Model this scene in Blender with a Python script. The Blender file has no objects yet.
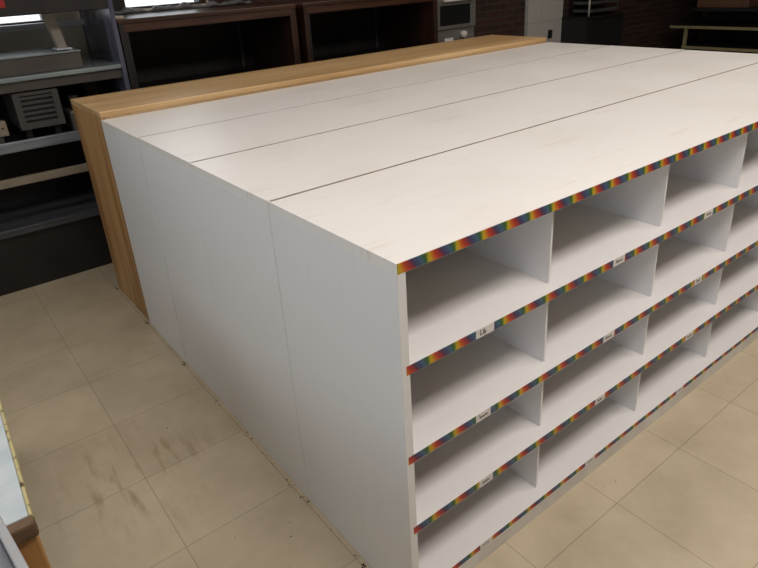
import bpy, bmesh, math, random
from mathutils import Vector, Matrix
random.seed(7)
scene = bpy.context.scene
col = scene.collection

# ---------------------------------------------------------------- helpers
def new_bm():
    return bmesh.new()

def add_box(bm, x0, x1, y0, y1, z0, z1, bev=0.0):
    b = bmesh.new()
    bmesh.ops.create_cube(b, size=1.0)
    for v in b.verts:
        v.co = Vector((x0 + (v.co.x + .5) * (x1 - x0), y0 + (v.co.y + .5) * (y1 - y0), z0 + (v.co.z + .5) * (z1 - z0)))
    if bev > 0:
        bmesh.ops.bevel(b, geom=b.edges[:], offset=bev, segments=2, affect='EDGES', profile=.5)
    merge(bm, b)

def merge(bm, b):
    me = bpy.data.meshes.new('tmp')
    b.to_mesh(me); b.free()
    bm.from_mesh(me)
    bpy.data.meshes.remove(me)

def add_tube(bm, p0, p1, r, seg=16, r2=None):
    p0, p1 = Vector(p0), Vector(p1)
    d = p1 - p0
    b = bmesh.new()
    bmesh.ops.create_cone(b, cap_ends=True, segments=seg, radius1=r, radius2=r if r2 is None else r2, depth=d.length)
    q = d.to_track_quat('Z', 'Y').to_matrix().to_4x4()
    bmesh.ops.transform(b, matrix=Matrix.Translation((p0 + p1) / 2) @ q, verts=b.verts)
    merge(bm, b)

def obj(name, bm, mat, parent=None, smooth=False):
    me = bpy.data.meshes.new(name)
    bmesh.ops.recalc_face_normals(bm, faces=bm.faces[:])
    bm.to_mesh(me); bm.free()
    if smooth:
        for p in me.polygons: p.use_smooth = True
    me.materials.append(mat)
    o = bpy.data.objects.new(name, me)
    col.objects.link(o)
    if parent: o.parent = parent
    return o

def box(name, mat, parent, x0, x1, y0, y1, z0, z1, bev=0.001):
    bm = new_bm(); add_box(bm, x0, x1, y0, y1, z0, z1, bev)
    return obj(name, bm, mat, parent)

def tag(o, label, cat, group=None, kind=None):
    o['label'] = label; o['category'] = cat
    if group: o['group'] = group
    if kind: o['kind'] = kind
    return o

def thing(name, label, cat, loc=(0, 0, 0), rotz=0.0, group=None):
    o = bpy.data.objects.new(name, None)
    o.empty_display_size = .1
    col.objects.link(o)
    o.location = loc; o.rotation_euler = (0, 0, rotz)
    return tag(o, label, cat, group)

def struct(name, bm, mat, parent=None):
    o = obj(name, bm, mat, parent)
    if parent is None: o['kind'] = 'structure'
    return o

# ---------------------------------------------------------------- materials
def mat_base(name):
    m = bpy.data.materials.new(name)
    m.use_nodes = True
    nt = m.node_tree
    return m, nt, nt.nodes['Principled BSDF']

def N(nt, t, **kw):
    n = nt.nodes.new(t)
    for k, v in kw.items():
        setattr(n, k, v)
    return n

def rgb(c):
    return (c[0], c[1], c[2], 1.0)

def noisy(name, c1, c2, scale=8.0, rough=.5, stretch=(1, 1, 1), lo=.35, hi=.7, bump=0.0, metal=0.0, spec=.5, detail=6.0, distort=0.0):
    m, nt, p = mat_base(name)
    tc = N(nt, 'ShaderNodeTexCoord'); mp = N(nt, 'ShaderNodeMapping')
    mp.inputs['Scale'].default_value = stretch
    nz = N(nt, 'ShaderNodeTexNoise'); nz.inputs['Scale'].default_value = scale; nz.inputs['Detail'].default_value = detail
    nz.inputs['Distortion'].default_value = distort
    cr = N(nt, 'ShaderNodeValToRGB')
    cr.color_ramp.elements[0].position = lo; cr.color_ramp.elements[0].color = rgb(c1)
    cr.color_ramp.elements[1].position = hi; cr.color_ramp.elements[1].color = rgb(c2)
    L = nt.links.new
    L(tc.outputs['Object'], mp.inputs['Vector']); L(mp.outputs['Vector'], nz.inputs['Vector'])
    L(nz.outputs['Fac'], cr.inputs['Fac']); L(cr.outputs['Color'], p.inputs['Base Color'])
    p.inputs['Roughness'].default_value = rough
    p.inputs['Metallic'].default_value = metal
    p.inputs['Specular IOR Level'].default_value = spec
    if bump > 0:
        b = N(nt, 'ShaderNodeBump'); b.inputs['Strength'].default_value = bump; b.inputs['Distance'].default_value = .002
        L(nz.outputs['Fac'], b.inputs['Height']); L(b.outputs['Normal'], p.inputs['Normal'])
    return m

def white_laminate(name, base, smudge, rough, amount):
    """white board with faint yellowed patches and long thin scuffs"""
    m, nt, p = mat_base(name); L = nt.links.new
    tc = N(nt, 'ShaderNodeTexCoord')
    n1 = N(nt, 'ShaderNodeTexNoise'); n1.inputs['Scale'].default_value = 2.3; n1.inputs['Detail'].default_value = 5
    mp = N(nt, 'ShaderNodeMapping'); mp.inputs['Scale'].default_value = (3.0, 26, 9); mp.inputs['Rotation'].default_value = (0, .15, .12)
    n2 = N(nt, 'ShaderNodeTexNoise'); n2.inputs['Scale'].default_value = 1.6; n2.inputs['Detail'].default_value = 7
    r1 = N(nt, 'ShaderNodeValToRGB'); r1.color_ramp.elements[0].position = .45; r1.color_ramp.elements[1].position = .75
    r2 = N(nt, 'ShaderNodeValToRGB'); r2.color_ramp.elements[0].position = .6; r2.color_ramp.elements[1].position = .8
    ad = N(nt, 'ShaderNodeMath', operation='MULTIPLY_ADD'); ad.inputs[1].default_value = .6
    sc = N(nt, 'ShaderNodeMath', operation='MULTIPLY', use_clamp=True); sc.inputs[1].default_value = amount
    mx = N(nt, 'ShaderNodeMix', data_type='RGBA')
    mx.inputs[6].default_value = rgb(base); mx.inputs[7].default_value = rgb(smudge)
    L(tc.outputs['Object'], n1.inputs['Vector']); L(tc.outputs['Object'], mp.inputs['Vector']); L(mp.outputs['Vector'], n2.inputs['Vector'])
    L(n1.outputs['Fac'], r1.inputs['Fac']); L(n2.outputs['Fac'], r2.inputs['Fac'])
    L(r1.outputs['Color'], ad.inputs[0]); L(r2.outputs['Color'], ad.inputs[2])
    L(ad.outputs[0], sc.inputs[0]); L(sc.outputs[0], mx.inputs[0]); L(mx.outputs[2], p.inputs['Base Color'])
    p.inputs['Roughness'].default_value = rough
    bp = N(nt, 'ShaderNodeBump'); bp.inputs['Strength'].default_value = .06; bp.inputs['Distance'].default_value = .002
    L(n2.outputs['Fac'], bp.inputs['Height']); L(bp.outputs['Normal'], p.inputs['Normal'])
    return m

def wood(name, c1, c2, axis, rough=.4, scale=1.0, spec=.5):
    """straight-grained timber; axis = direction of the grain"""
    m, nt, p = mat_base(name); L = nt.links.new
    tc = N(nt, 'ShaderNodeTexCoord'); mp = N(nt, 'ShaderNodeMapping')
    s = [38 * scale] * 3; s[axis] = 1.4 * scale
    mp.inputs['Scale'].default_value = s
    n1 = N(nt, 'ShaderNodeTexNoise'); n1.inputs['Scale'].default_value = 1.0; n1.inputs['Detail'].default_value = 8; n1.inputs['Distortion'].default_value = .6
    s2 = [5 * scale] * 3; s2[axis] = .7 * scale
    mp2 = N(nt, 'ShaderNodeMapping'); mp2.inputs['Scale'].default_value = s2
    n2 = N(nt, 'ShaderNodeTexNoise'); n2.inputs['Scale'].default_value = 1.0; n2.inputs['Detail'].default_value = 3
    ad = N(nt, 'ShaderNodeMath', operation='ADD'); hf = N(nt, 'ShaderNodeMath', operation='MULTIPLY'); hf.inputs[1].default_value = .5
    cr = N(nt, 'ShaderNodeValToRGB')
    cr.color_ramp.elements[0].position = .42; cr.color_ramp.elements[0].color = rgb(c1)
    cr.color_ramp.elements[1].position = .575; cr.color_ramp.elements[1].color = rgb(c2)
    L(tc.outputs['Object'], mp.inputs['Vector']); L(tc.outputs['Object'], mp2.inputs['Vector'])
    L(mp.outputs['Vector'], n1.inputs['Vector']); L(mp2.outputs['Vector'], n2.inputs['Vector'])
    L(n1.outputs['Fac'], ad.inputs[0]); L(n2.outputs['Fac'], ad.inputs[1]); L(ad.outputs[0], hf.inputs[0])
    L(hf.outputs[0], cr.inputs['Fac']); L(cr.outputs['Color'], p.inputs['Base Color'])
    p.inputs['Roughness'].default_value = rough; p.inputs['Specular IOR Level'].default_value = spec
    return m

def tape_mat(name, x0, per=.0656):
    """printed border strip: yellow, orange, red, purple, blue, teal, green, repeating along x and leaning"""
    m, nt, p = mat_base(name); L = nt.links.new
    tc = N(nt, 'ShaderNodeTexCoord'); sp = N(nt, 'ShaderNodeSeparateXYZ')
    L(tc.outputs['Object'], sp.inputs[0])
    zl = N(nt, 'ShaderNodeMath', operation='MULTIPLY_ADD'); zl.inputs[1].default_value = .8; zl.inputs[2].default_value = .009
    L(sp.outputs['Z'], zl.inputs[0])
    def frac(src, off):
        a = N(nt, 'ShaderNodeMath', operation='SUBTRACT'); a.inputs[1].default_value = off
        d = N(nt, 'ShaderNodeMath', operation='DIVIDE'); d.inputs[1].default_value = per
        f = N(nt, 'ShaderNodeMath', operation='FRACT')
        L(src, a.inputs[0]); L(a.outputs[0], d.inputs[0]); L(d.outputs[0], f.inputs[0])
        return f.outputs[0]
    f = frac(sp.outputs['X'], x0)
    # lean is strongest mid-period: f + z * k * 4f(1-f)
    om = N(nt, 'ShaderNodeMath', operation='SUBTRACT'); om.inputs[0].default_value = 1.0; L(f, om.inputs[1])
    b = N(nt, 'ShaderNodeMath', operation='MULTIPLY'); L(f, b.inputs[0]); L(om.outputs[0], b.inputs[1])
    k = N(nt, 'ShaderNodeMath', operation='MULTIPLY'); k.inputs[1].default_value = 4 / per; L(b.outputs[0], k.inputs[0])
    ln = N(nt, 'ShaderNodeMath', operation='MULTIPLY_ADD'); L(k.outputs[0], ln.inputs[0]); L(zl.outputs[0], ln.inputs[1]); L(f, ln.inputs[2])
    cr = N(nt, 'ShaderNodeValToRGB')
    stops = [(0.0, (.40, .33, .015)), (.07, (.55, .36, .01)), (.16, (.55, .16, .01)), (.28, (.45, .035, .012)), (.42, (.27, .018, .03)),
             (.53, (.055, .025, .08)), (.66, (.035, .065, .17)), (.79, (.045, .12, .19)), (.87, (.025, .10, .075)), (.93, (.02, .10, .012)), (1.0, (.30, .30, .02))]
    e = cr.color_ramp.elements
    e[0].position = stops[0][0]; e[0].color = rgb(stops[0][1]); e[1].position = 1.0; e[1].color = rgb(stops[-1][1])
    for ps, c in stops[1:-1]:
        q = e.new(ps); q.color = rgb(c)
    L(ln.outputs[0], cr.inputs['Fac']); L(cr.outputs['Color'], p.inputs['Base Color'])
    p.inputs['Roughness'].default_value = .45
    return m

def brick_mat(name, c1, c2, mortar, bw=.2, bh=.075, rough=.85):
    m, nt, p = mat_base(name); L = nt.links.new
    tc = N(nt, 'ShaderNodeTexCoord'); sp = N(nt, 'ShaderNodeSeparateXYZ'); cb = N(nt, 'ShaderNodeCombineXYZ')
    ad = N(nt, 'ShaderNodeMath', operation='ADD')
    L(tc.outputs['Object'], sp.inputs[0]); L(sp.outputs['X'], ad.inputs[0]); L(sp.outputs['Y'], ad.inputs[1])
    L(ad.outputs[0], cb.inputs['X']); L(sp.outputs['Z'], cb.inputs['Y'])
    br = N(nt, 'ShaderNodeTexBrick')
    br.inputs['Color1'].default_value = rgb(c1); br.inputs['Color2'].default_value = rgb(c2); br.inputs['Mortar'].default_value = rgb(mortar)
    br.inputs['Scale'].default_value = 1.0; br.inputs['Mortar Size'].default_value = .006
    br.inputs['Brick Width'].default_value = bw; br.inputs['Row Height'].default_value = bh
    L(cb.outputs[0], br.inputs['Vector']); L(br.outputs['Color'], p.inputs['Base Color'])
    b = N(nt, 'ShaderNodeBump'); b.inputs['Strength'].default_value = .4; b.inputs['Distance'].default_value = .006; b.invert = True
    L(br.outputs['Fac'], b.inputs['Height']); L(b.outputs['Normal'], p.inputs['Normal'])
    p.inputs['Roughness'].default_value = rough; p.inputs['Specular IOR Level'].default_value = .2
    return m

def floor_mat():
    m, nt, p = mat_base('vinyl_tile'); L = nt.links.new
    T = .3048
    tc = N(nt, 'ShaderNodeTexCoord'); mp = N(nt, 'ShaderNodeMapping')
    mp.inputs['Location'].default_value = (.012 + 20 * T, .104 + 20 * T, 0)
    L(tc.outputs['Object'], mp.inputs['Vector'])
    br = N(nt, 'ShaderNodeTexBrick'); br.offset = 0.0; br.squash = 1.0
    br.inputs['Color1'].default_value = rgb((.57, .485, .35)); br.inputs['Color2'].default_value = rgb((.535, .455, .33))
    br.inputs['Mortar'].default_value = rgb((.34, .275, .20))
    br.inputs['Scale'].default_value = 1.0; br.inputs['Mortar Size'].default_value = .0013; br.inputs['Mortar Smooth'].default_value = .3
    br.inputs['Brick Width'].default_value = T; br.inputs['Row Height'].default_value = T
    L(mp.outputs['Vector'], br.inputs['Vector'])
    # mottling and walked-in dirt
    n1 = N(nt, 'ShaderNodeTexNoise'); n1.inputs['Scale'].default_value = 5.0; n1.inputs['Detail'].default_value = 9; n1.inputs['Roughness'].default_value = .65
    L(tc.outputs['Object'], n1.inputs['Vector'])
    r1 = N(nt, 'ShaderNodeValToRGB'); r1.color_ramp.elements[0].position = .3; r1.color_ramp.elements[0].color = rgb((.80, .78, .74))
    r1.color_ramp.elements[1].position = .7; r1.color_ramp.elements[1].color = rgb((1.04, 1.04, 1.04))
    L(n1.outputs['Fac'], r1.inputs['Fac'])
    mu = N(nt, 'ShaderNodeMix', data_type='RGBA', blend_type='MULTIPLY'); mu.inputs[0].default_value = 1.0
    L(br.outputs['Color'], mu.inputs[6]); L(r1.outputs['Color'], mu.inputs[7])
    # brown scuff stains in one patch beside the cabinets
    ms = N(nt, 'ShaderNodeMapping'); ms.inputs['Rotation'].default_value = (0, 0, -.75); ms.inputs['Scale'].default_value = (30, 5.5, 1)
    L(tc.outputs['Object'], ms.inputs['Vector'])
    n2 = N(nt, 'ShaderNodeTexNoise'); n2.inputs['Scale'].default_value = 1.0; n2.inputs['Detail'].default_value = 6
    L(ms.outputs['Vector'], n2.inputs['Vector'])
    r2 = N(nt, 'ShaderNodeValToRGB'); r2.color_ramp.elements[0].position = .52; r2.color_ramp.elements[1].position = .72
    L(n2.outputs['Fac'], r2.inputs['Fac'])
    vd = N(nt, 'ShaderNodeVectorMath', operation='DISTANCE'); vd.inputs[1].default_value = (-.33, .84, 0)
    L(tc.outputs['Object'], vd.inputs[0])
    fall = N(nt, 'ShaderNodeMapRange'); fall.inputs['From Min'].default_value = .05; fall.inputs['From Max'].default_value = .30
    fall.inputs['To Min'].default_value = 1.0; fall.inputs['To Max'].default_value = 0.0
    L(vd.outputs['Value'], fall.inputs['Value'])
    st = N(nt, 'ShaderNodeMath', operation='MULTIPLY'); L(r2.outputs['Color'], st.inputs[0]); L(fall.outputs[0], st.inputs[1])
    s2 = N(nt, 'ShaderNodeMath', operation='MULTIPLY'); s2.inputs[1].default_value = .75; L(st.outputs[0], s2.inputs[0])
    mx = N(nt, 'ShaderNodeMix', data_type='RGBA'); mx.inputs[7].default_value = rgb((.22, .13, .05))
    L(s2.outputs[0], mx.inputs[0]); L(mu.outputs[2], mx.inputs[6]); L(mx.outputs[2], p.inputs['Base Color'])
    p.inputs['Roughness'].default_value = .42; p.inputs['Specular IOR Level'].default_value = .35
    return m

M = {}
M['top'] = white_laminate('white_board_top', (.80, .775, .745), (.62, .56, .49), .36, .5)
M['side'] = white_laminate('white_board_side', (.76, .765, .77), (.62, .60, .57), .45, .22)
M['inner'] = white_laminate('white_board_inside', (.79, .775, .77), (.70, .66, .63), .45, .2)
M['divider'] = white_laminate('white_thin_divider', (.80, .80, .82), (.72, .70, .70), .45, .15)
M['kick'] = noisy('worn_white_kick', (.60, .57, .52), (.74, .72, .68), 9, .5)
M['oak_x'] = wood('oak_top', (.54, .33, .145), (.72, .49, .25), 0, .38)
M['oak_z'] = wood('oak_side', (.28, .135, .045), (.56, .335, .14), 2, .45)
M['floor'] = floor_mat()
M['beige'] = noisy('beige_plaster', (.66, .60, .50), (.72, .66, .55), 3, .8)
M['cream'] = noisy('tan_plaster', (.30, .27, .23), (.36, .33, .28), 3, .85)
M['ceil'] = noisy('ceiling_board', (.70, .69, .66), (.76, .75, .73), 30, .9)
M['brick'] = brick_mat('dark_brick', (.070, .034, .027), (.042, .024, .021), (.062, .054, .048), .16, .052)
M['block'] = brick_mat('grey_painted_block', (.52, .51, .49), (.50, .49, .47), (.44, .43, .415), .4, .2)
M['dark_wood_x'] = wood('dark_walnut_rail', (.035, .014, .008), (.085, .035, .018), 0, .35)
M['dark_wood_z'] = wood('dark_walnut_upright', (.018, .009, .006), (.045, .019, .011), 2, .35)
M['dark_panel'] = wood('dark_walnut_back', (.006, .005, .005), (.014, .010, .009), 2, .5)
M['dark_sheen'] = wood('glossy_dark_side_sheen', (.030, .032, .05), (.12, .125, .18), 2, .22)  # blue streaks put the window's reflection into the dark panel's colour
M['black'] = noisy('black_enamel', (.010, .010, .011), (.020, .020, .021), 6, .45)
M['black_gap'] = noisy('black_steel', (.007, .0065, .0065), (.016, .015, .014), 7, .6)
M['slate'] = noisy('dark_slate_board', (.045, .047, .055), (.085, .09, .105), 3, .4, (1, 14, 14))
M['steel_blue'] = noisy('pale_steel_lip', (.18, .21, .235), (.27, .31, .34), 5, .35, (1, 12, 12), metal=.25)
M['steel_teal'] = noisy('pale_teal_steel', (.20, .25, .26), (.32, .38, .38), 4, .25, (1, 10, 10), metal=.3)
M['tan_bar'] = noisy('tan_steel_bar', (.21, .175, .125), (.29, .25, .19), 6, .5)
M['steel_warm'] = noisy('brown_grey_steel', (.075, .067, .06), (.12, .11, .10), 4, .4, metal=.3)
M['steel'] = noisy('brushed_steel', (.24, .235, .22), (.36, .35, .33), 3, .35, (1, 30, 30), metal=.6)
M['vent'] = noisy('dark_grey_casing', (.045, .045, .043), (.075, .073, .07), 5, .5)
M['post'] = noisy('beige_grey_post', (.36, .32, .26), (.46, .42, .35), 5, .5)
M['seam_shade_strip'] = noisy('seam_shade_brown', (.10, .07, .048), (.22, .16, .11), 16, .8)
M['label'] = noisy('paper_label', (.68, .65, .62), (.78, .76, .73), 40, .7)
M['ink'] = noisy('pen_ink', (.02, .02, .025), (.05, .05, .055), 60, .6)
M['cardboard'] = noisy('brown_cardboard', (.13, .062, .035), (.18, .09, .05), 6, .8)
M['yellow_edge'] = noisy('yellowed_shelf_edge', (.30, .27, .14), (.38, .34, .19), 8, .45)
M['bluewhite'] = noisy('pale_blue_paint', (.42, .50, .55), (.60, .64, .65), 14, .5, detail=8)
M['chipped'] = noisy('chipped_yellow_edge', (.10, .05, .015), (.50, .44, .22), 34, .6, lo=.36, hi=.44)
M['brown_corner'] = noisy('bare_brown_wood', (.055, .032, .016), (.17, .10, .05), 22, .65)
M['orange_wood'] = wood('orange_pine', (.36, .17, .05), (.50, .26, .09), 2, .5)
M['cart'] = noisy('grey_cart_enamel', (.17, .18, .20), (.25, .26, .285), 5, .4)
M['cart_edge'] = noisy('light_cart_rim', (.34, .345, .36), (.42, .43, .44), 7, .4)
M['sheet'] = noisy('grey_plastic_sheet', (.10, .10, .105), (.19, .19, .20), 9, .4)
M['sill'] = noisy('white_sill_paint', (.60, .64, .70), (.70, .73, .77), 6, .5)
M['dirt'] = noisy('dark_dirt', (.02, .014, .008), (.08, .055, .03), 60, .9)
M['pale_wood'] = wood('pale_wood_strip', (.50, .44, .34), (.62, .56, .46), 0, .5)
M['red'] = noisy('red_plastic', (.30, .012, .012), (.42, .02, .02), 10, .4)
M['knob'] = noisy('pale_knob', (.55, .53, .48), (.65, .63, .58), 20, .4)

def pane_mat():
    m = bpy.data.materials.new('window_glass'); m.use_nodes = True
    nt = m.node_tree; nt.nodes.clear(); L = nt.links.new
    o = N(nt, 'ShaderNodeOutputMaterial'); mx = N(nt, 'ShaderNodeMixShader')
    t = N(nt, 'ShaderNodeBsdfTransparent'); g = N(nt, 'ShaderNodeBsdfGlossy'); g.inputs['Roughness'].default_value = .02
    f = N(nt, 'ShaderNodeFresnel'); f.inputs['IOR'].default_value = 1.45
    t.inputs['Color'].default_value = (.94, .96, .97, 1)
    L(f.outputs[0], mx.inputs[0]); L(t.outputs[0], mx.inputs[1]); L(g.outputs[0], mx.inputs[2]); L(mx.outputs[0], o.inputs[0])
    return m
M['glass'] = pane_mat()
m, nt, p = mat_base('dark_oven_glass'); p.inputs['Base Color'].default_value = rgb((.012, .013, .014)); p.inputs['Roughness'].default_value = .12
M['oven_glass'] = m

# ---------------------------------------------------------------- room shell
RX0, RX1, RY0, RY1, RH = -2.6, 6.95, -5.5, 3.0, 2.7
bm = new_bm(); add_box(bm, RX0 - .15, RX1 + .15, RY0 - .15, RY1 + .15, -.1, 0); struct('floor', bm, M['floor'])
bm = new_bm(); add_box(bm, RX0 - .15, RX1 + .15, RY0 - .15, RY1 + .15, RH, RH + .1); struct('ceiling', bm, M['ceil'])
W1 = (-1.9, .19, 1.142, 2.25)     # window_1 in the back wall, over the steel rack
W2 = (.535, 1.04, 1.17, 2.25)    # window_2 over the bookcase
XB = 1.045                       # plaster to the left, brick to the right
bm = new_bm()
y0, y1 = RY1, RY1 + .15
add_box(bm, RX0 - .15, XB, y0, y1, 0, W1[2]); add_box(bm, W1[1], XB, y0, y1, W1[2], W2[2])
add_box(bm, RX0 - .15, XB, y0, y1, W1[3], RH)
add_box(bm, RX0 - .15, W1[0], y0, y1, W1[2], W1[3])
add_box(bm, W1[1], W2[0], y0, y1, W2[2], W1[3])
add_box(bm, W2[1], XB, y0, y1, W2[2], W1[3])
struct('wall_back_left', bm, M['beige'])
bm = new_bm(); add_box(bm, XB, RX1 + .15, y0, y1, 0, RH); struct('wall_back_right', bm, M['brick'])
bm = new_bm(); add_box(bm, RX1, RX1 + .15, RY0, RY1, 0, RH); struct('wall_right', bm, M['brick'])
bm = new_bm(); add_box(bm, RX0, RX1, RY0 - .15, RY0, 0, RH); struct('wall_front', bm, M['cream'])
# left wall with a wide shop window
W3 = (-2.8, 1.7, .9, 2.3)
bm = new_bm()
add_box(bm, RX0 - .15, RX0, RY0, RY1, 0, W3[2]); add_box(bm, RX0 - .15, RX0, RY0, RY1, W3[3], RH)
add_box(bm, RX0 - .15, RX0, RY0, W3[0], W3[2], W3[3]); add_box(bm, RX0 - .15, RX0, W3[1], RY1, W3[2], W3[3])
struct('wall_left', bm, M['cream'])

def window_back(n, w, frame):
    x0, x1, z0, z1 = w
    bm = new_bm(); t = .04
    add_box(bm, x0, x0 + t, y0 + .03, y0 + .11, z0, z1); add_box(bm, x1 - t, x1, y0 + .03, y0 + .11, z0, z1)
    add_box(bm, x0 + t, x1 - t, y0 + .03, y0 + .11, z1 - t, z1); add_box(bm, x0 + t, x1 - t, y0 + .03, y0 + .11, z0, z0 + .012)
    if x1 - x0 > 1:
        for k in (1, 2):
            xm = x0 + (x1 - x0) * k / 3
            add_box(bm, xm - .02, xm + .02, y0 + .03, y0 + .11, z0 + .012, z1 - t)
    w_ = struct('window_%d' % n, bm, frame)
    box('window_pane', M['glass'], w_, x0 + .012, x1 - .012, y0 + .06, y0 + .066, z0 + .012, z1 - .012, 0)
    return w_
w = window_back(1, W1, M['dark_wood_z'])
box('window_sill', M['sill'], w, W1[0] - .04, W1[1] + .16, y0 - .09, y0 - .001, W1[2] - .022, W1[2] + .004, .002)
window_back(2, W2, M['dark_wood_z'])
bm = new_bm(); t = .05
add_box(bm, RX0 - .11, RX0 - .03, W3[0], W3[1], W3[2], W3[2] + t); add_box(bm, RX0 - .11, RX0 - .03, W3[0], W3[1], W3[3] - t, W3[3])
for k in range(4):
    ym = W3[0] + t / 2 + (W3[1] - W3[0] - t) * k / 3
    add_box(bm, RX0 - .11, RX0 - .03, ym - t / 2, ym + t / 2, W3[2] + t, W3[3] - t)
w = struct('window_3', bm, M['dark_wood_z'])
box('window_pane', M['glass'], w, RX0 - .073, RX0 - .067, W3[0] + .03, W3[1] - .03, W3[2] + .03, W3[3] - .03, 0)
# dark casing left of the second window
bm = new_bm(); add_box(bm, .355, .533, RY1 - .025, RY1 - .0005, 1.10, 2.4, .003); struct('trim_2', bm, M['dark_panel'])
# painted block pier standing out of the brick wall
bm = new_bm(); add_box(bm, 3.87, 4.34, 2.96, RY1, 0, RH, .004); struct('trim_1', bm, M['block'])

# ---------------------------------------------------------------- white cubby unit at the front
H = .8514; LEN = 2.5189
D1, D2, D3, D4, D5 = .4353, .8701, 1.291, 1.698, 2.1253
ZS = [.6476, .4439, .2586, .0604]
T = .019; TB = .021
u = thing('cubby_shelf_unit', 'white open cubby shelf with rainbow border tape, nearest of the joined white cabinets', 'shelf unit', (0, 0, 0), 0)
yb = D1 - .0025
def top_board(c, L, d, dz):
    bm = new_bm()
    add_box(bm, 0, L, 0, d - .0072, H - TB + dz, H + dz, .0006)
    add_box(bm, 0, .0035, d - .0071, d - .0004, H - TB + dz, H + dz - .0004)
    obj('top_panel', bm, M['top'], c)
    box('seam_shade_strip', M['seam_shade_strip'], c, .0037, L, d - .007, d, H - TB + dz, H + dz - .0007, 0)  # added dark brown strip; its colour stands in for shade in the seam
top_board(u, LEN, yb, 0)
box('side_panel', M['side'], u, 0, T, 0, yb + .0009, 0, H - TB, .0012)
box('side_panel', M['side'], u, LEN - T, LEN, 0, yb, 0, H - TB, .0012)
box('back_panel', M['inner'], u, T, LEN - T, yb - .006, yb, 0, H - TB, 0)
for z in ZS:
    box('shelf', M['inner'], u, T, LEN - T, 0, yb - .006, z - TB, z, .0008)
box('kick_board', M['kick'], u, T, LEN - T, .001, .018, 0, ZS[3] - TB, .0008)
DX = [.438, .884, 1.296, 1.715, 2.12]
tops = [H - TB] + [z - TB for z in ZS[:3]]
for zt, zb in zip(tops, ZS):
    for x in DX:
        box('divider', M['divider'], u, x - .003, x + .003, .028, yb - .006, zb, zt, .0005)
offs = [.0022, .0655, .0582, .0612, .0428]
starts = [.0012, .0105, .0050, .0095, .0085]
for k, (z, th) in enumerate(zip([H] + ZS, [.0190, .0190, .0180, .0180, .0150])):
    bm = new_bm(); add_box(bm, starts[k], LEN - .002, -.0005, .0, -th, 0)
    o = obj('border_tape', bm, tape_mat('rainbow_border_tape', offs[k]), u)
    o.location = (0, 0, z - .0008)

def ribbon(bm, pts, w=.0009):
    """a pen stroke in the XZ plane"""
    for (a, b) in zip(pts[:-1], pts[1:]):
        d = Vector((b[0] - a[0], 0, b[1] - a[1])); l = d.length
        if l < 1e-6: continue
        n = Vector((-d.z, 0, d.x)) / l * w; e = d / l * w * .6
        A = Vector((a[0], 0, a[1])) - e; B = Vector((b[0], 0, b[1])) + e
        q = [A + n, B + n, B - n, A - n]
        vs = [bm.verts.new(v + Vector((0, dy, 0))) for dy in (-.00012, 0) for v in q]
        for f in ((0, 1, 2, 3), (7, 6, 5, 4), (0, 4, 5, 1), (1, 5, 6, 2), (2, 6, 7, 3), (3, 7, 4, 0)):
            bm.faces.new([vs[i] for i in f])

# glyph strokes, unit height 1
GL = {
 'L': ([[(0, 1), (0, 0), (.45, .02)]], .55),
 'i': ([[(.08, .5), (.08, 0)], [(.08, .72), (.09, .78)]], .22),
 'l': ([[(.08, 1), (.08, 0)]], .22),
 'y': ([[(0, .5), (.16, .05)], [(.36, .5), (.05, -.4)]], .42),
}
def write(parent, x, z, text, h=.0115):
    bm = new_bm()
    for ch in text:
        st, adv = GL[ch]
        for s in st: ribbon(bm, [(x + a * h, z + b * h) for a, b in s])
        x += adv * h
    o = obj('handwriting', bm, M['ink'], parent); o.location.y = -.00095
def scrawl(parent, x0, x1, z, seed, h=.005):
    r = random.Random(seed); bm = new_bm(); pts = [(x0, z + h * 1.6), (x0 + .001, z)]
    x = x0 + .001; up = True
    while x < x1:
        x += r.uniform(.0012, .0026)
        pts.append((x, z + (h * r.uniform(.6, 1.0) if up else h * r.uniform(0, .2)))); up = not up
    ribbon(bm, pts, .0007)
    o = obj('handwriting', bm, M['ink'], parent); o.location.y = -.00095
def name_label(row, x0, x1, text=None, seed=1):
    z = ZS[row]; th = .0195 if row < 3 else .014
    bm = new_bm(); add_box(bm, x0, x1, -.0009, -.0005, z - th - .0004, z - .0006)
    l = obj('name_label', bm, M['label'], u)
    if text: write(l, x0 + .012, z - .0145, text)
    else: scrawl(l, x0 + .010, x1 - .011, z - th + .006, seed, .0065 if row < 3 else .003)
    return l
name_label(0, .184, .234, 'Lily')['label'] = 'white paper label with the handwritten name Lily'
name_label(0, .634, .680, None, 2); name_label(0, 1.052, 1.096, None, 3)
name_label(1, .186, .229, None, 4); name_label(1, .626, .672, None, 5); name_label(1, 1.058, 1.100, None, 6)
name_label(2, .198, .240, None, 7); name_label(2, .619, .660, None, 8); name_label(2, 1.062, 1.106, None, 9)
name_label(3, .203, .243, None, 10); name_label(3, .603, .645, None, 11); name_label(3, 1.062, 1.102, None, 12)

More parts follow.
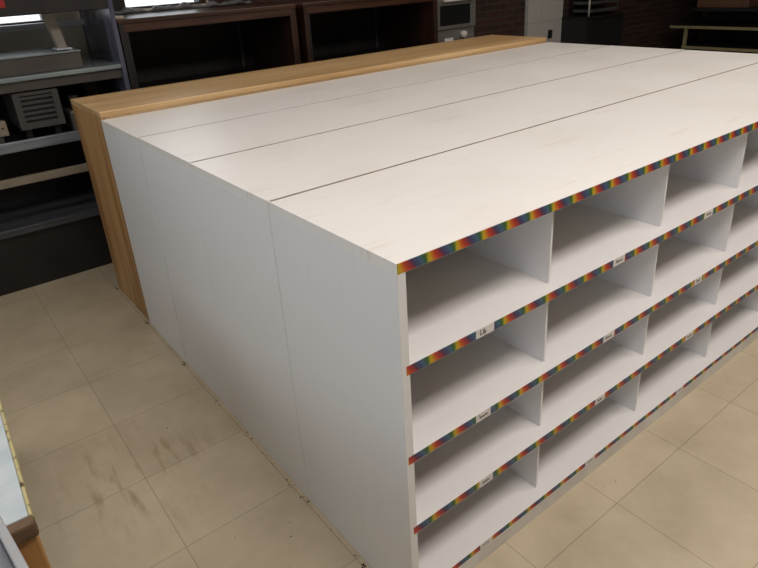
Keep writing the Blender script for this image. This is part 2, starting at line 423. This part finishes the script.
# ---------------------------------------------------------------- the three plain white cabinets behind it
def white_cabinet(yf, yb_, label, dx=0.0, dl=0.0, dz=0.0):
    c = thing('white_cabinet', label, 'cabinet', (dx, yf, 0), 0, 'white cabinets pushed together in rows')
    d = yb_ - yf; L = LEN + dl
    top_board(c, L, d, dz)
    box('side_panel', M['side'], c, 0, T, 0, d + .001, 0, H - TB + dz, .0012)
    box('side_panel', M['side'], c, L - T, L, 0, d, 0, H - TB + dz, .0012)
    box('front_panel', M['inner'], c, T, L - T, 0, .006, 0, H - TB + dz, 0)
    for z in ZS:
        box('shelf', M['inner'], c, T, L - T, .006, d, z - TB, z, 0)
    return c
white_cabinet(D1, D2 - .003, 'plain white cabinet directly behind the rainbow-taped cubby shelf')
white_cabinet(D2, D3 - .003, 'plain white cabinet in the middle, second one in front of the light wood cabinet', .0005, .004, .0004)
white_cabinet(D3, D4 - .006, 'plain white cabinet touching the light wood cabinet, with smudged top corner', -.0015, .002, .0002)

# light wood cabinet closing the row
HW = .8777
wc = thing('wooden_cabinet', 'light oak cabinet behind the white ones, slightly taller than them', 'cabinet', (0, D4, 0))
dw = D5 - D4; LW = 2.5184
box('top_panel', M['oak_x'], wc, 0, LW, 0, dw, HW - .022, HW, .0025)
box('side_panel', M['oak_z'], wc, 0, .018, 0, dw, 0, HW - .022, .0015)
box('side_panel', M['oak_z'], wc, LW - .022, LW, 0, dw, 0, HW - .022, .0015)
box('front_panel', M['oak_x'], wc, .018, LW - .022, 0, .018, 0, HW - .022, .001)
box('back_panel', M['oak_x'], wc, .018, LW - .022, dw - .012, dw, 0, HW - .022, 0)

# ---------------------------------------------------------------- dirt along the foot of the cabinets
bm = new_bm(); r = random.Random(3)
def chip(x, y, s, z=0.0):
    b = bmesh.new(); bmesh.ops.create_icosphere(b, subdivisions=1, radius=s)
    for v in b.verts:
        v.co = Vector((v.co.x * r.uniform(.7, 1.5), v.co.y * r.uniform(.7, 1.6), v.co.z * r.uniform(.4, .7)))
    zmin = min(v.co.z for v in b.verts)
    bmesh.ops.translate(b, verts=b.verts, vec=(x, y, z - zmin)); merge(bm, b)
for k in range(60):
    chip(-.006 - abs(r.gauss(0, .004)), r.uniform(.0, D5), r.uniform(.0008, .0018))
for y, n in ((D1, 6), (D3, 9), (D4, 9), (D5, 7), (.17, 7), (.52, 4), (.78, 4), (1.0, 5)):
    for k in range(n): chip(-.006 - abs(r.gauss(0, .006)), y + r.gauss(0, .012), r.uniform(.001, .003))
crumbs, grit = [], []
for x, y in ((-.13, .46), (-.08, .40), (-.10, .36), (-.21, .45), (-.19, .98), (-.30, 1.35), (.62, -.05), (.66, -.06), (.98, -.03), (1.3, -.05)):
    (crumbs if x < 0 else grit).append((x, y))
tag(obj('floor_dirt', bm, M['dirt']), 'dark line of dirt along the left foot of the white cabinets', 'dirt', None, 'stuff')
bm = new_bm()
for x, y in crumbs: chip(x, y, r.uniform(.001, .002))
tag(obj('floor_crumbs', bm, M['dirt']), 'few dark crumbs scattered on the tiles left of the white cabinets', 'crumbs', None, 'stuff')
bm = new_bm()
for x, y in grit: chip(x, y, r.uniform(.0008, .0015))
tag(obj('floor_grit', bm, M['dirt']), 'dark grit specks on the tiles in front of the cubby shelf', 'grit', None, 'stuff')

# ---------------------------------------------------------------- steel rack at the left
rk = thing('storage_rack', 'dark steel rack with open shelves at left below the window', 'rack', (0, 0, 0))
RA, RB, RF, RR = -1.6, .313, 2.42, 2.90
box('base', M['black_gap'], rk, RA, RB, RF + .02, RR, 0, .268, .003)
box('deck', M['slate'], rk, RA, RB, RF, RR, .27, .305, .004)
box('front_rail', M['tan_bar'], rk, RA, RB, RF, RF + .03, .495, .53, .003)
box('back_panel', M['black'], rk, RA, .235, RR - .01, RR, .306, .93, 0)
box('shelf', M['black_gap'], rk, RA, RB, RF + .022, RR - .012, .655, .672, .002)
box('shelf_lip', M['steel_blue'], rk, RA, RB, RF, RF + .022, .645, .69, .003)
box('shelf', M['steel_teal'], rk, RA, RB, RF, RR, .938, .958, .003)
box('under_rail', M['steel_warm'], rk, RA, RB, RF + .015, RF + .04, .895, .937, .002)
for s_ in (RB + .001, RA - .021):
    box('side_panel', M['dark_sheen'], rk, s_, s_ + .02, RF, 2.97, 0, 1.33, .001)
for x in (RA + .002, ):
    for y in (RF + .035, RR - .055):
        box('post', M['vent'], rk, x, x + .035, y, y + .035, .306, .937, .002)
bm = new_bm()
add_box(bm, RA, RB, RF, RR - .02, 1.20, 1.329, .004)
sh = obj('shelf', bm, M['dark_panel'], rk); sh['label'] = 'dark brown wooden top shelf'
for x in (RA + .002, RA + .9):
    box('post', M['vent'], rk, x, x + .03, RR - .06, RR - .03, .959, 1.199, .002)

# louvred casing under the teal shelf
vb = thing('vent_box', 'dark grey louvred machine casing on the left rack, under the teal shelf', 'machine', (-.165, 2.446, .673))
bm = new_bm(); wv, zb, hv = .185, .055, .215
add_box(bm, 0, wv, .012, .30, zb, hv, .003)
obj('casing', bm, M['vent'], vb)
bm = new_bm()
add_box(bm, 0, .026, 0, .0115, zb, hv); add_box(bm, wv - .026, wv, 0, .0115, zb, hv)
add_box(bm, .026, wv - .026, 0, .0115, hv - .014, hv); add_box(bm, .026, wv - .026, 0, .0115, zb, zb + .028)
obj('front_frame', bm, M['vent'], vb)
bm = new_bm()
for k in range(5):
    z = zb + .030 + k * .0225
    add_box(bm, .0265, wv - .0265, .002, .011, z + .009, z + .0195)
obj('louvre_slats', bm, M['vent'], vb)
box('louvre_back', M['black'], vb, .0265, wv - .0265, .0112, .0118, zb + .029, hv - .015, 0)
for x in (.02, wv - .045):
    for y in (.04, .25): box('foot', M['black'], vb, x, x + .025, y, y + .025, 0, zb - .0005, 0)
# pale outlet box beside it
ob = thing('junction_box', 'small yellowish box with two dark holes left of the louvred casing', 'box', (-.30, 2.46, .673))
box('body', M['tan_bar'], ob, 0, .085, 0, .05, .04, .105, .004)
bm = new_bm()
for x in (.045, .066): add_tube(bm, (x, -.0005, .075), (x, .001, .075), .005)
obj('hole', bm, M['black'], ob)
box('bracket', M['vent'], ob, .02, .06, .01, .045, 0, .04, .001)
# small steel block at its right
mt = thing('motor_block', 'small dark steel block right of the louvred casing on the rack', 'machine', (.05, 2.47, .673))
box('body', M['steel_warm'], mt, 0, .09, 0, .14, 0, .10, .008)
bm = new_bm(); add_tube(bm, (.045, .07, .10), (.045, .07, .16), .022); obj('cap', bm, M['vent'], mt, True)

# low steel bin on the teal shelf, with an upright post
sb = thing('steel_bin', 'low brown-grey steel bin standing on the teal shelf of the rack', 'bin', (-1.3, 2.47, .959))
BL = 1.46
bm = new_bm()
add_box(bm, 0, BL, 0, .012, 0, .07, .002); add_box(bm, 0, BL, .31, .322, 0, .07, .002)
add_box(bm, 0, .012, .012, .31, 0, .07, .002); add_box(bm, BL - .012, BL, .012, .31, 0, .07, .002); add_box(bm, .012, BL - .012, .012, .31, 0, .01)
obj('body', bm, M['steel_warm'], sb)
bm = new_bm()
add_box(bm, -.004, BL + .004, -.006, .03, .0705, .078, .002); add_box(bm, -.004, BL + .004, .295, .328, .0705, .078, .002)
add_box(bm, BL - .03, BL + .004, .03, .295, .0705, .078, .002); add_box(bm, -.004, .03, .03, .295, .0705, .078, .002)
obj('rim', bm, M['steel_teal'], sb)
box('lid', M['steel_warm'], sb, .03, BL - .03, .03, .295, .066, .0735, .001)
pt = thing('stanchion', 'beige-grey upright post leaning on the steel bin by the window', 'post', (.045, 2.60, 1.037))
bm = new_bm()
q = [(.055, .0), (.095, .0), (.074, .158), (.022, .158)]
lo = [bm.verts.new((x, 0, z)) for x, z in q]; hi = [bm.verts.new((x, .045, z)) for x, z in q]
bm.faces.new(lo); bm.faces.new(hi[::-1])
for k in range(4): bm.faces.new([lo[k], lo[(k + 1) % 4], hi[(k + 1) % 4], hi[k]])
bmesh.ops.bevel(bm, geom=bm.edges[:], offset=.004, segments=2, affect='EDGES')
obj('post', bm, M['post'], pt)
box('foot', M['sill'], pt, .04, .11, -.03, .07, -.0008, .006, .002)
o = box('shelf_tag', M['red'], rk, -.130, -.095, RF - .003, RF - .0002, 1.235, 1.265, .0005); o['label'] = 'small red tag'

# ---------------------------------------------------------------- dark bookcases along the back wall
def bookcase(x0, x1, label, gloss=False):
    w = x1 - x0; HB = 1.15; y = 2.42; d = .55
    b = thing('bookcase', label, 'bookcase', (x0, y, 0), 0, 'dark wooden bookcases along the back wall')
    box('side_panel', M['dark_panel'] if gloss else M['dark_wood_z'], b, 0, .022, .0, d, 0, HB - .022, .001)
    box('side_panel', M['dark_wood_z'], b, w - .022, w, 0, d, 0, HB - .022, .001)
    box('top_panel', M['dark_wood_x'], b, -.003, w + .003, -.004, d, HB - .0215, HB, .003)
    box('top_rail', M['dark_wood_x'], b, .022, w - .022, .0, .018, HB - .058, HB - .022, .001)
    for x in (.022, w - .036):
        box('stile', M['dark_panel'] if x < .1 else M['dark_wood_z'], b, x, x + .014, 0, .018, .10, HB - .0585, .001)
    box('back_panel', M['dark_panel'], b, .022, w - .022, d - .012, d, .02, HB - .022, 0)
    for z in (.12, .46, .79):
        box('shelf', M['dark_panel'], b, .022, w - .022, .0185, d - .013, z - .02, z, .001)
    box('kick_board', M['dark_wood_x'], b, .022, w - .022, .02, .036, 0, .098, .001)
    box('shelf_track', M['steel_warm'], b, w - .10, w - .088, d - .018, d - .0125, .47, 1.05, 0)
    return b
b1 = bookcase(.34, 1.285, 'dark wooden bookcase below the bright window, left of the pair', True)
b2 = bookcase(1.335, 2.33, 'dark wooden bookcase beside the steel oven, right of the pair')
# grey sheet rolled along the top of the first bookcase
bm = new_bm(); n, mm = 64, 10; rows = []; r = random.Random(5)
ph = [r.uniform(0, 6) for _ in range(5)]
for i in range(n + 1):
    x = .39 + .88 * i / n
    rad = .013 + .0035 * math.sin(x * 41 + ph[0]) + .0028 * math.sin(x * 77 + ph[1]) + .002 * math.sin(x * 19 + ph[2])
    rad *= .55 if i in (0, n) else 1
    yc = 2.905 + .006 * math.sin(x * 23 + ph[3])
    rows.append([bm.verts.new((x, yc + 1.9 * rad * math.cos(2 * math.pi * j / mm), 1.1512 + rad + rad * math.sin(2 * math.pi * j / mm))) for j in range(mm)])
for i in range(n):
    for j in range(mm):
        bm.faces.new([rows[i][j], rows[i + 1][j], rows[i + 1][(j + 1) % mm], rows[i][(j + 1) % mm]])
bm.faces.new(rows[0][::-1]); bm.faces.new(rows[-1])
tag(obj('plastic_sheet', bm, M['sheet'], None, True), 'rumpled grey plastic sheet rolled on top of the bookcase under the window', 'sheet')
bm = new_bm(); add_box(bm, .345, .385, 2.46, 2.80, 1.151, 1.164, .002)
tag(obj('wood_strip', bm, M['pale_wood']), 'short pale wood strip lying on the left end of the bookcase top', 'wood')

# ---------------------------------------------------------------- steel oven on a dark stand
ox0, ox1, oy = 2.44, 2.815, 2.55
st = thing('oven_stand', 'low dark stand carrying the steel oven beside the bookcases', 'stand', (ox0 - .03, oy - .02, 0))
box('stand_top', M['black_gap'], st, 0, .44, 0, .42, .725, .755, .003)
for x in (.01, .395):
    for y in (.01, .375): box('leg', M['black'], st, x, x + .035, y, y + .035, 0, .725, .002)
box('stand_shelf', M['black'], st, .046, .394, .02, .40, .2, .22, .002)
ov = thing('countertop_oven', 'steel countertop oven with dark glass door and pale knob', 'oven', (ox0, oy, .755))
wo, ho = ox1 - ox0, .352
box('body', M['steel'], ov, 0, wo, .016, .38, .012, ho, .006)
for x in (.03, wo - .055):
    for y in (.04, .33):
        box('foot', M['black'], ov, x, x + .025, y, y + .025, 0, .013, 0)
box('door', M['steel'], ov, .004, wo - .004, .0, .0155, .14, ho - .012, .003)
box('door_glass', M['oven_glass'], ov, .03, wo - .06, -.002, .0, .165, ho - .06, .001)
bm = new_bm(); add_tube(bm, (.04, -.025, ho - .03), (wo - .05, -.025, ho - .03), .007)
for x in (.055, wo - .065): add_tube(bm, (x, -.025, ho - .03), (x, .001, ho - .03), .005)
obj('door_handle', bm, M['knob'], ov, True)
bm = new_bm(); add_tube(bm, (.25, -.022, .095), (.25, .016, .095), .022, 20, .026); obj('knob', bm, M['knob'], ov, True)
box('rating_plate', M['label'], ov, .085, .165, .0135, .0155, .02, .08, 0)

# ---------------------------------------------------------------- outlet, black cabinet, gear on top
so = thing('wall_outlet', 'small black socket on the grey block pier', 'outlet', (4.165, 2.959, .69))
box('cover', M['black'], so, -.026, .026, -.012, .0, -.035, .035, .003)
bm = new_bm()
add_tube(bm, (0, -.0125, .018), (0, -.011, .018), .014, 16); add_tube(bm, (0, -.0125, -.018), (0, -.011, -.018), .014, 16)
obj('socket', bm, M['black_gap'], so)
bc = thing('black_cabinet', 'black box cabinet standing right of the grey block pier', 'cabinet', (4.33, 2.70, 0))
box('body', M['black'], bc, 0, .57, .012, .27, .03, .80, .004)
box('top_panel', M['black_gap'], bc, -.006, .576, 0, .275, .80, .815, .003)
box('door', M['black'], bc, .01, .56, .0, .0115, .05, .79, .003)
bm = new_bm(); add_tube(bm, (.52, -.015, .38), (.52, -.015, .50), .006)
for z in (.385, .495): add_tube(bm, (.52, -.015, z), (.52, .001, z), .004)
obj('door_handle', bm, M['steel_warm'], bc, True)
for x in (.02, .51): box('foot', M['black_gap'], bc, x, x + .04, .04, .24, 0, .03, 0)
ge = thing('wire_tray_stack', 'dark ribbed tray stack standing on top of the black cabinet', 'tray stack', (4.42, 2.73, .8155))
for x in (.004, .43):
    bm = new_bm(); add_tube(bm, (x, .02, 0), (x, .02, .36), .009); obj('post', bm, M['knob'] if x < .1 else M['vent'], ge, True)
for k in range(5):
    box('tray', M['vent'], ge, .02, .42, 0, .2, .03 + k * .066, .055 + k * .066, .004)
box('back_plate', M['black_gap'], ge, .02, .42, .205, .215, 0, .36, .001)

# ---------------------------------------------------------------- shelving along the right wall
rs = thing('display_shelving', 'black display shelving with pale yellow shelf edges along the right wall', 'shelving', (0, 0, 0))
sx, syb, sye = 5.9, -1.4, 2.80
for z in (.41, .605):
    xa = sx if z > .5 else sx + .02
    box('shelf', M['black_gap'], rs, xa + .02, 6.5, syb, sye if z > .5 else 2.66, z - .022, z, .001)
    box('shelf_edge', M['yellow_edge'], rs, xa, xa + .019, syb, sye if z > .5 else 2.66, z - .024, z + .002, .001)
box('end_post', M['yellow_edge'], rs, sx + .03, sx + .06, 2.63, 2.66, .412, .58, .002)
box('back_panel', M['black'], rs, 6.505, 6.53, syb, 2.70, .02, 1.3, 0)
box('base', M['black'], rs, sx + .06, 6.5, syb, 2.66, 0, .386, .003)
box('upper_shelf', M['black'], rs, sx + .12, 6.5, syb, 2.66, .735, .765, .002)
for y in (syb + .01, .6, 2.60):
    box('upright', M['black'], rs, 6.44, 6.48, y, y + .04, .77, 1.3, .002)
cbx = thing('cardboard_box', 'brown cardboard box on the black display shelving at top right', 'box', (6.08, 2.14, .766))
bm = new_bm(); add_box(bm, 0, .34, 0, .50, 0, .30, .004); obj('carton', bm, M['cardboard'], cbx)
box('flap', M['cardboard'], cbx, 0, .168, 0, .50, .301, .304, 0); box('flap', M['cardboard'], cbx, .172, .34, 0, .50, .301, .304, 0)
box('packing_tape', M['pale_wood'], cbx, .14, .20, .0, .50, .3045, .305, 0)

# ---------------------------------------------------------------- worn bench and grey cart at the near left
be = thing('painted_bench', 'low bench with pale blue painted top, chipped edge and bare brown corner', 'bench', (-.582, .243, 0), math.radians(-1.3))
box('bench_top', M['bluewhite'], be, -.5, -.006, .024, .86, .474, .5, .002)
bm = new_bm(); add_box(bm, -.0058, 0, .0225, .86, .472, .5005, .002)
es = obj('edge_strip', bm, M['chipped'], be); es['label'] = 'chipped yellow edge strip'
bm = new_bm(); r = random.Random(9)
add_box(bm, -.045, .001, -.001, .0222, .470, .5008, .005)
co = obj('bare_corner', bm, M['brown_corner'], be); co['label'] = 'bare dark brown wooden corner'
box('front_strip', M['bluewhite'], be, -.5, -.0455, .0, .0235, .474, .5, .002)
for x, y in ((-.49, .012), (-.046, .012), (-.46, .78), (-.16, .78)):
    box('leg', M['orange_wood'], be, x, x + .042, y, y + .042, 0, .4695, .003)
box('apron', M['orange_wood'], be, -.445, -.05, .02, .04, .40, .4735, .002)

ct = thing('utility_cart', 'grey steel utility cart with light rim in the near left corner', 'cart', (-.5955, .0, 0), math.radians(7))
box('tray', M['cart'], ct, -.40, -.012, -.45, .19, .585, .60, .002)
bm = new_bm()
add_box(bm, -.0118, 0, -.45, .20, .560, .62, .002); add_box(bm, -.412, -.40, -.45, .20, .560, .62, .002)
add_box(bm, -.40, -.0118, .19, .20, .560, .62, .002); add_box(bm, -.40, -.0118, -.462, -.45, .560, .62, .002)
obj('rim', bm, M['cart_edge'], ct)
box('tray', M['cart'], ct, -.40, -.012, -.45, .19, .18, .195, .002)
for x in (-.41, -.03):
    for y in (-.44, .165): box('leg', M['cart'], ct, x + .001, x + .026, y, y + .025, .075, .5595, .002)
bm = new_bm()
for x in (-.397, -.017):
    for y in (-.428, .177): add_tube(bm, (x - .008, y, .0375), (x + .008, y, .0375), .0375, 20)
obj('casters', bm, M['black'], ct, True)

# ---------------------------------------------------------------- light
def area(name, loc, rot, sx_, sy_, power, color):
    l = bpy.data.lights.new(name, 'AREA'); l.shape = 'RECTANGLE'; l.size = sx_; l.size_y = sy_; l.energy = power; l.color = color
    o = bpy.data.objects.new(name, l); col.objects.link(o); o.location = loc; o.rotation_euler = rot
    return o
# ceiling fluorescents
for x, y, e in ((.5, -1.0, 36), (2.6, -1.0, 29), (-.8, .75, 13), (2.2, .8, 13)):
    area('fluorescent_light', (x, y, RH - .02), (0, 0, 0), 1.2, .6, e, (1.0, .925, .865))
# daylight in the window openings
area('window_daylight', (RX0 - .2, (W3[0] + W3[1]) / 2, 1.6), (0, math.radians(-90), 0), 1.4, 4.5, 16, (.92, .93, 1.0))
area('window_daylight', ((W1[0] + W1[1]) / 2, RY1 + .25, 1.75), (math.radians(-90), 0, 0), 2.0, 1.1, 8, (.90, .95, 1.0))
wd = bpy.data.worlds.new('sky'); scene.world = wd; wd.use_nodes = True
wd.node_tree.nodes['Background'].inputs[0].default_value = (.96, .98, 1.0, 1); wd.node_tree.nodes['Background'].inputs[1].default_value = 1.6

# ---------------------------------------------------------------- camera
cam = bpy.data.cameras.new('camera'); co_ = bpy.data.objects.new('camera', cam); col.objects.link(co_)
yaw, pit, rol = [math.radians(a) for a in (-36.3426, -24.1938, -3.6312)]
fw = Vector((-math.sin(yaw) * math.cos(pit), math.cos(yaw) * math.cos(pit), math.sin(pit)))
rt = Vector((math.cos(yaw), math.sin(yaw), 0)); up = rt.cross(fw)
rt, up = rt * math.cos(rol) + up * math.sin(rol), up * math.cos(rol) - rt * math.sin(rol)
R = Matrix((rt, up, -fw)).transposed().to_4x4()
co_.matrix_world = Matrix.Translation((-.5532, -.7092, 1.2824)) @ R
cam.sensor_fit = 'HORIZONTAL'; cam.sensor_width = 36.0; cam.lens = 618.1407 / 758 * 36.0
cam.shift_x = -.613 / 758; cam.shift_y = -34.2 / 758
cam.clip_start = .02; cam.clip_end = 60
scene.camera = co_
scene.view_settings.view_transform = 'Standard'; scene.view_settings.look = 'None'
scene.view_settings.gamma = 1.0; scene.view_settings.use_curve_mapping = False
scene.view_settings.exposure = 0.0
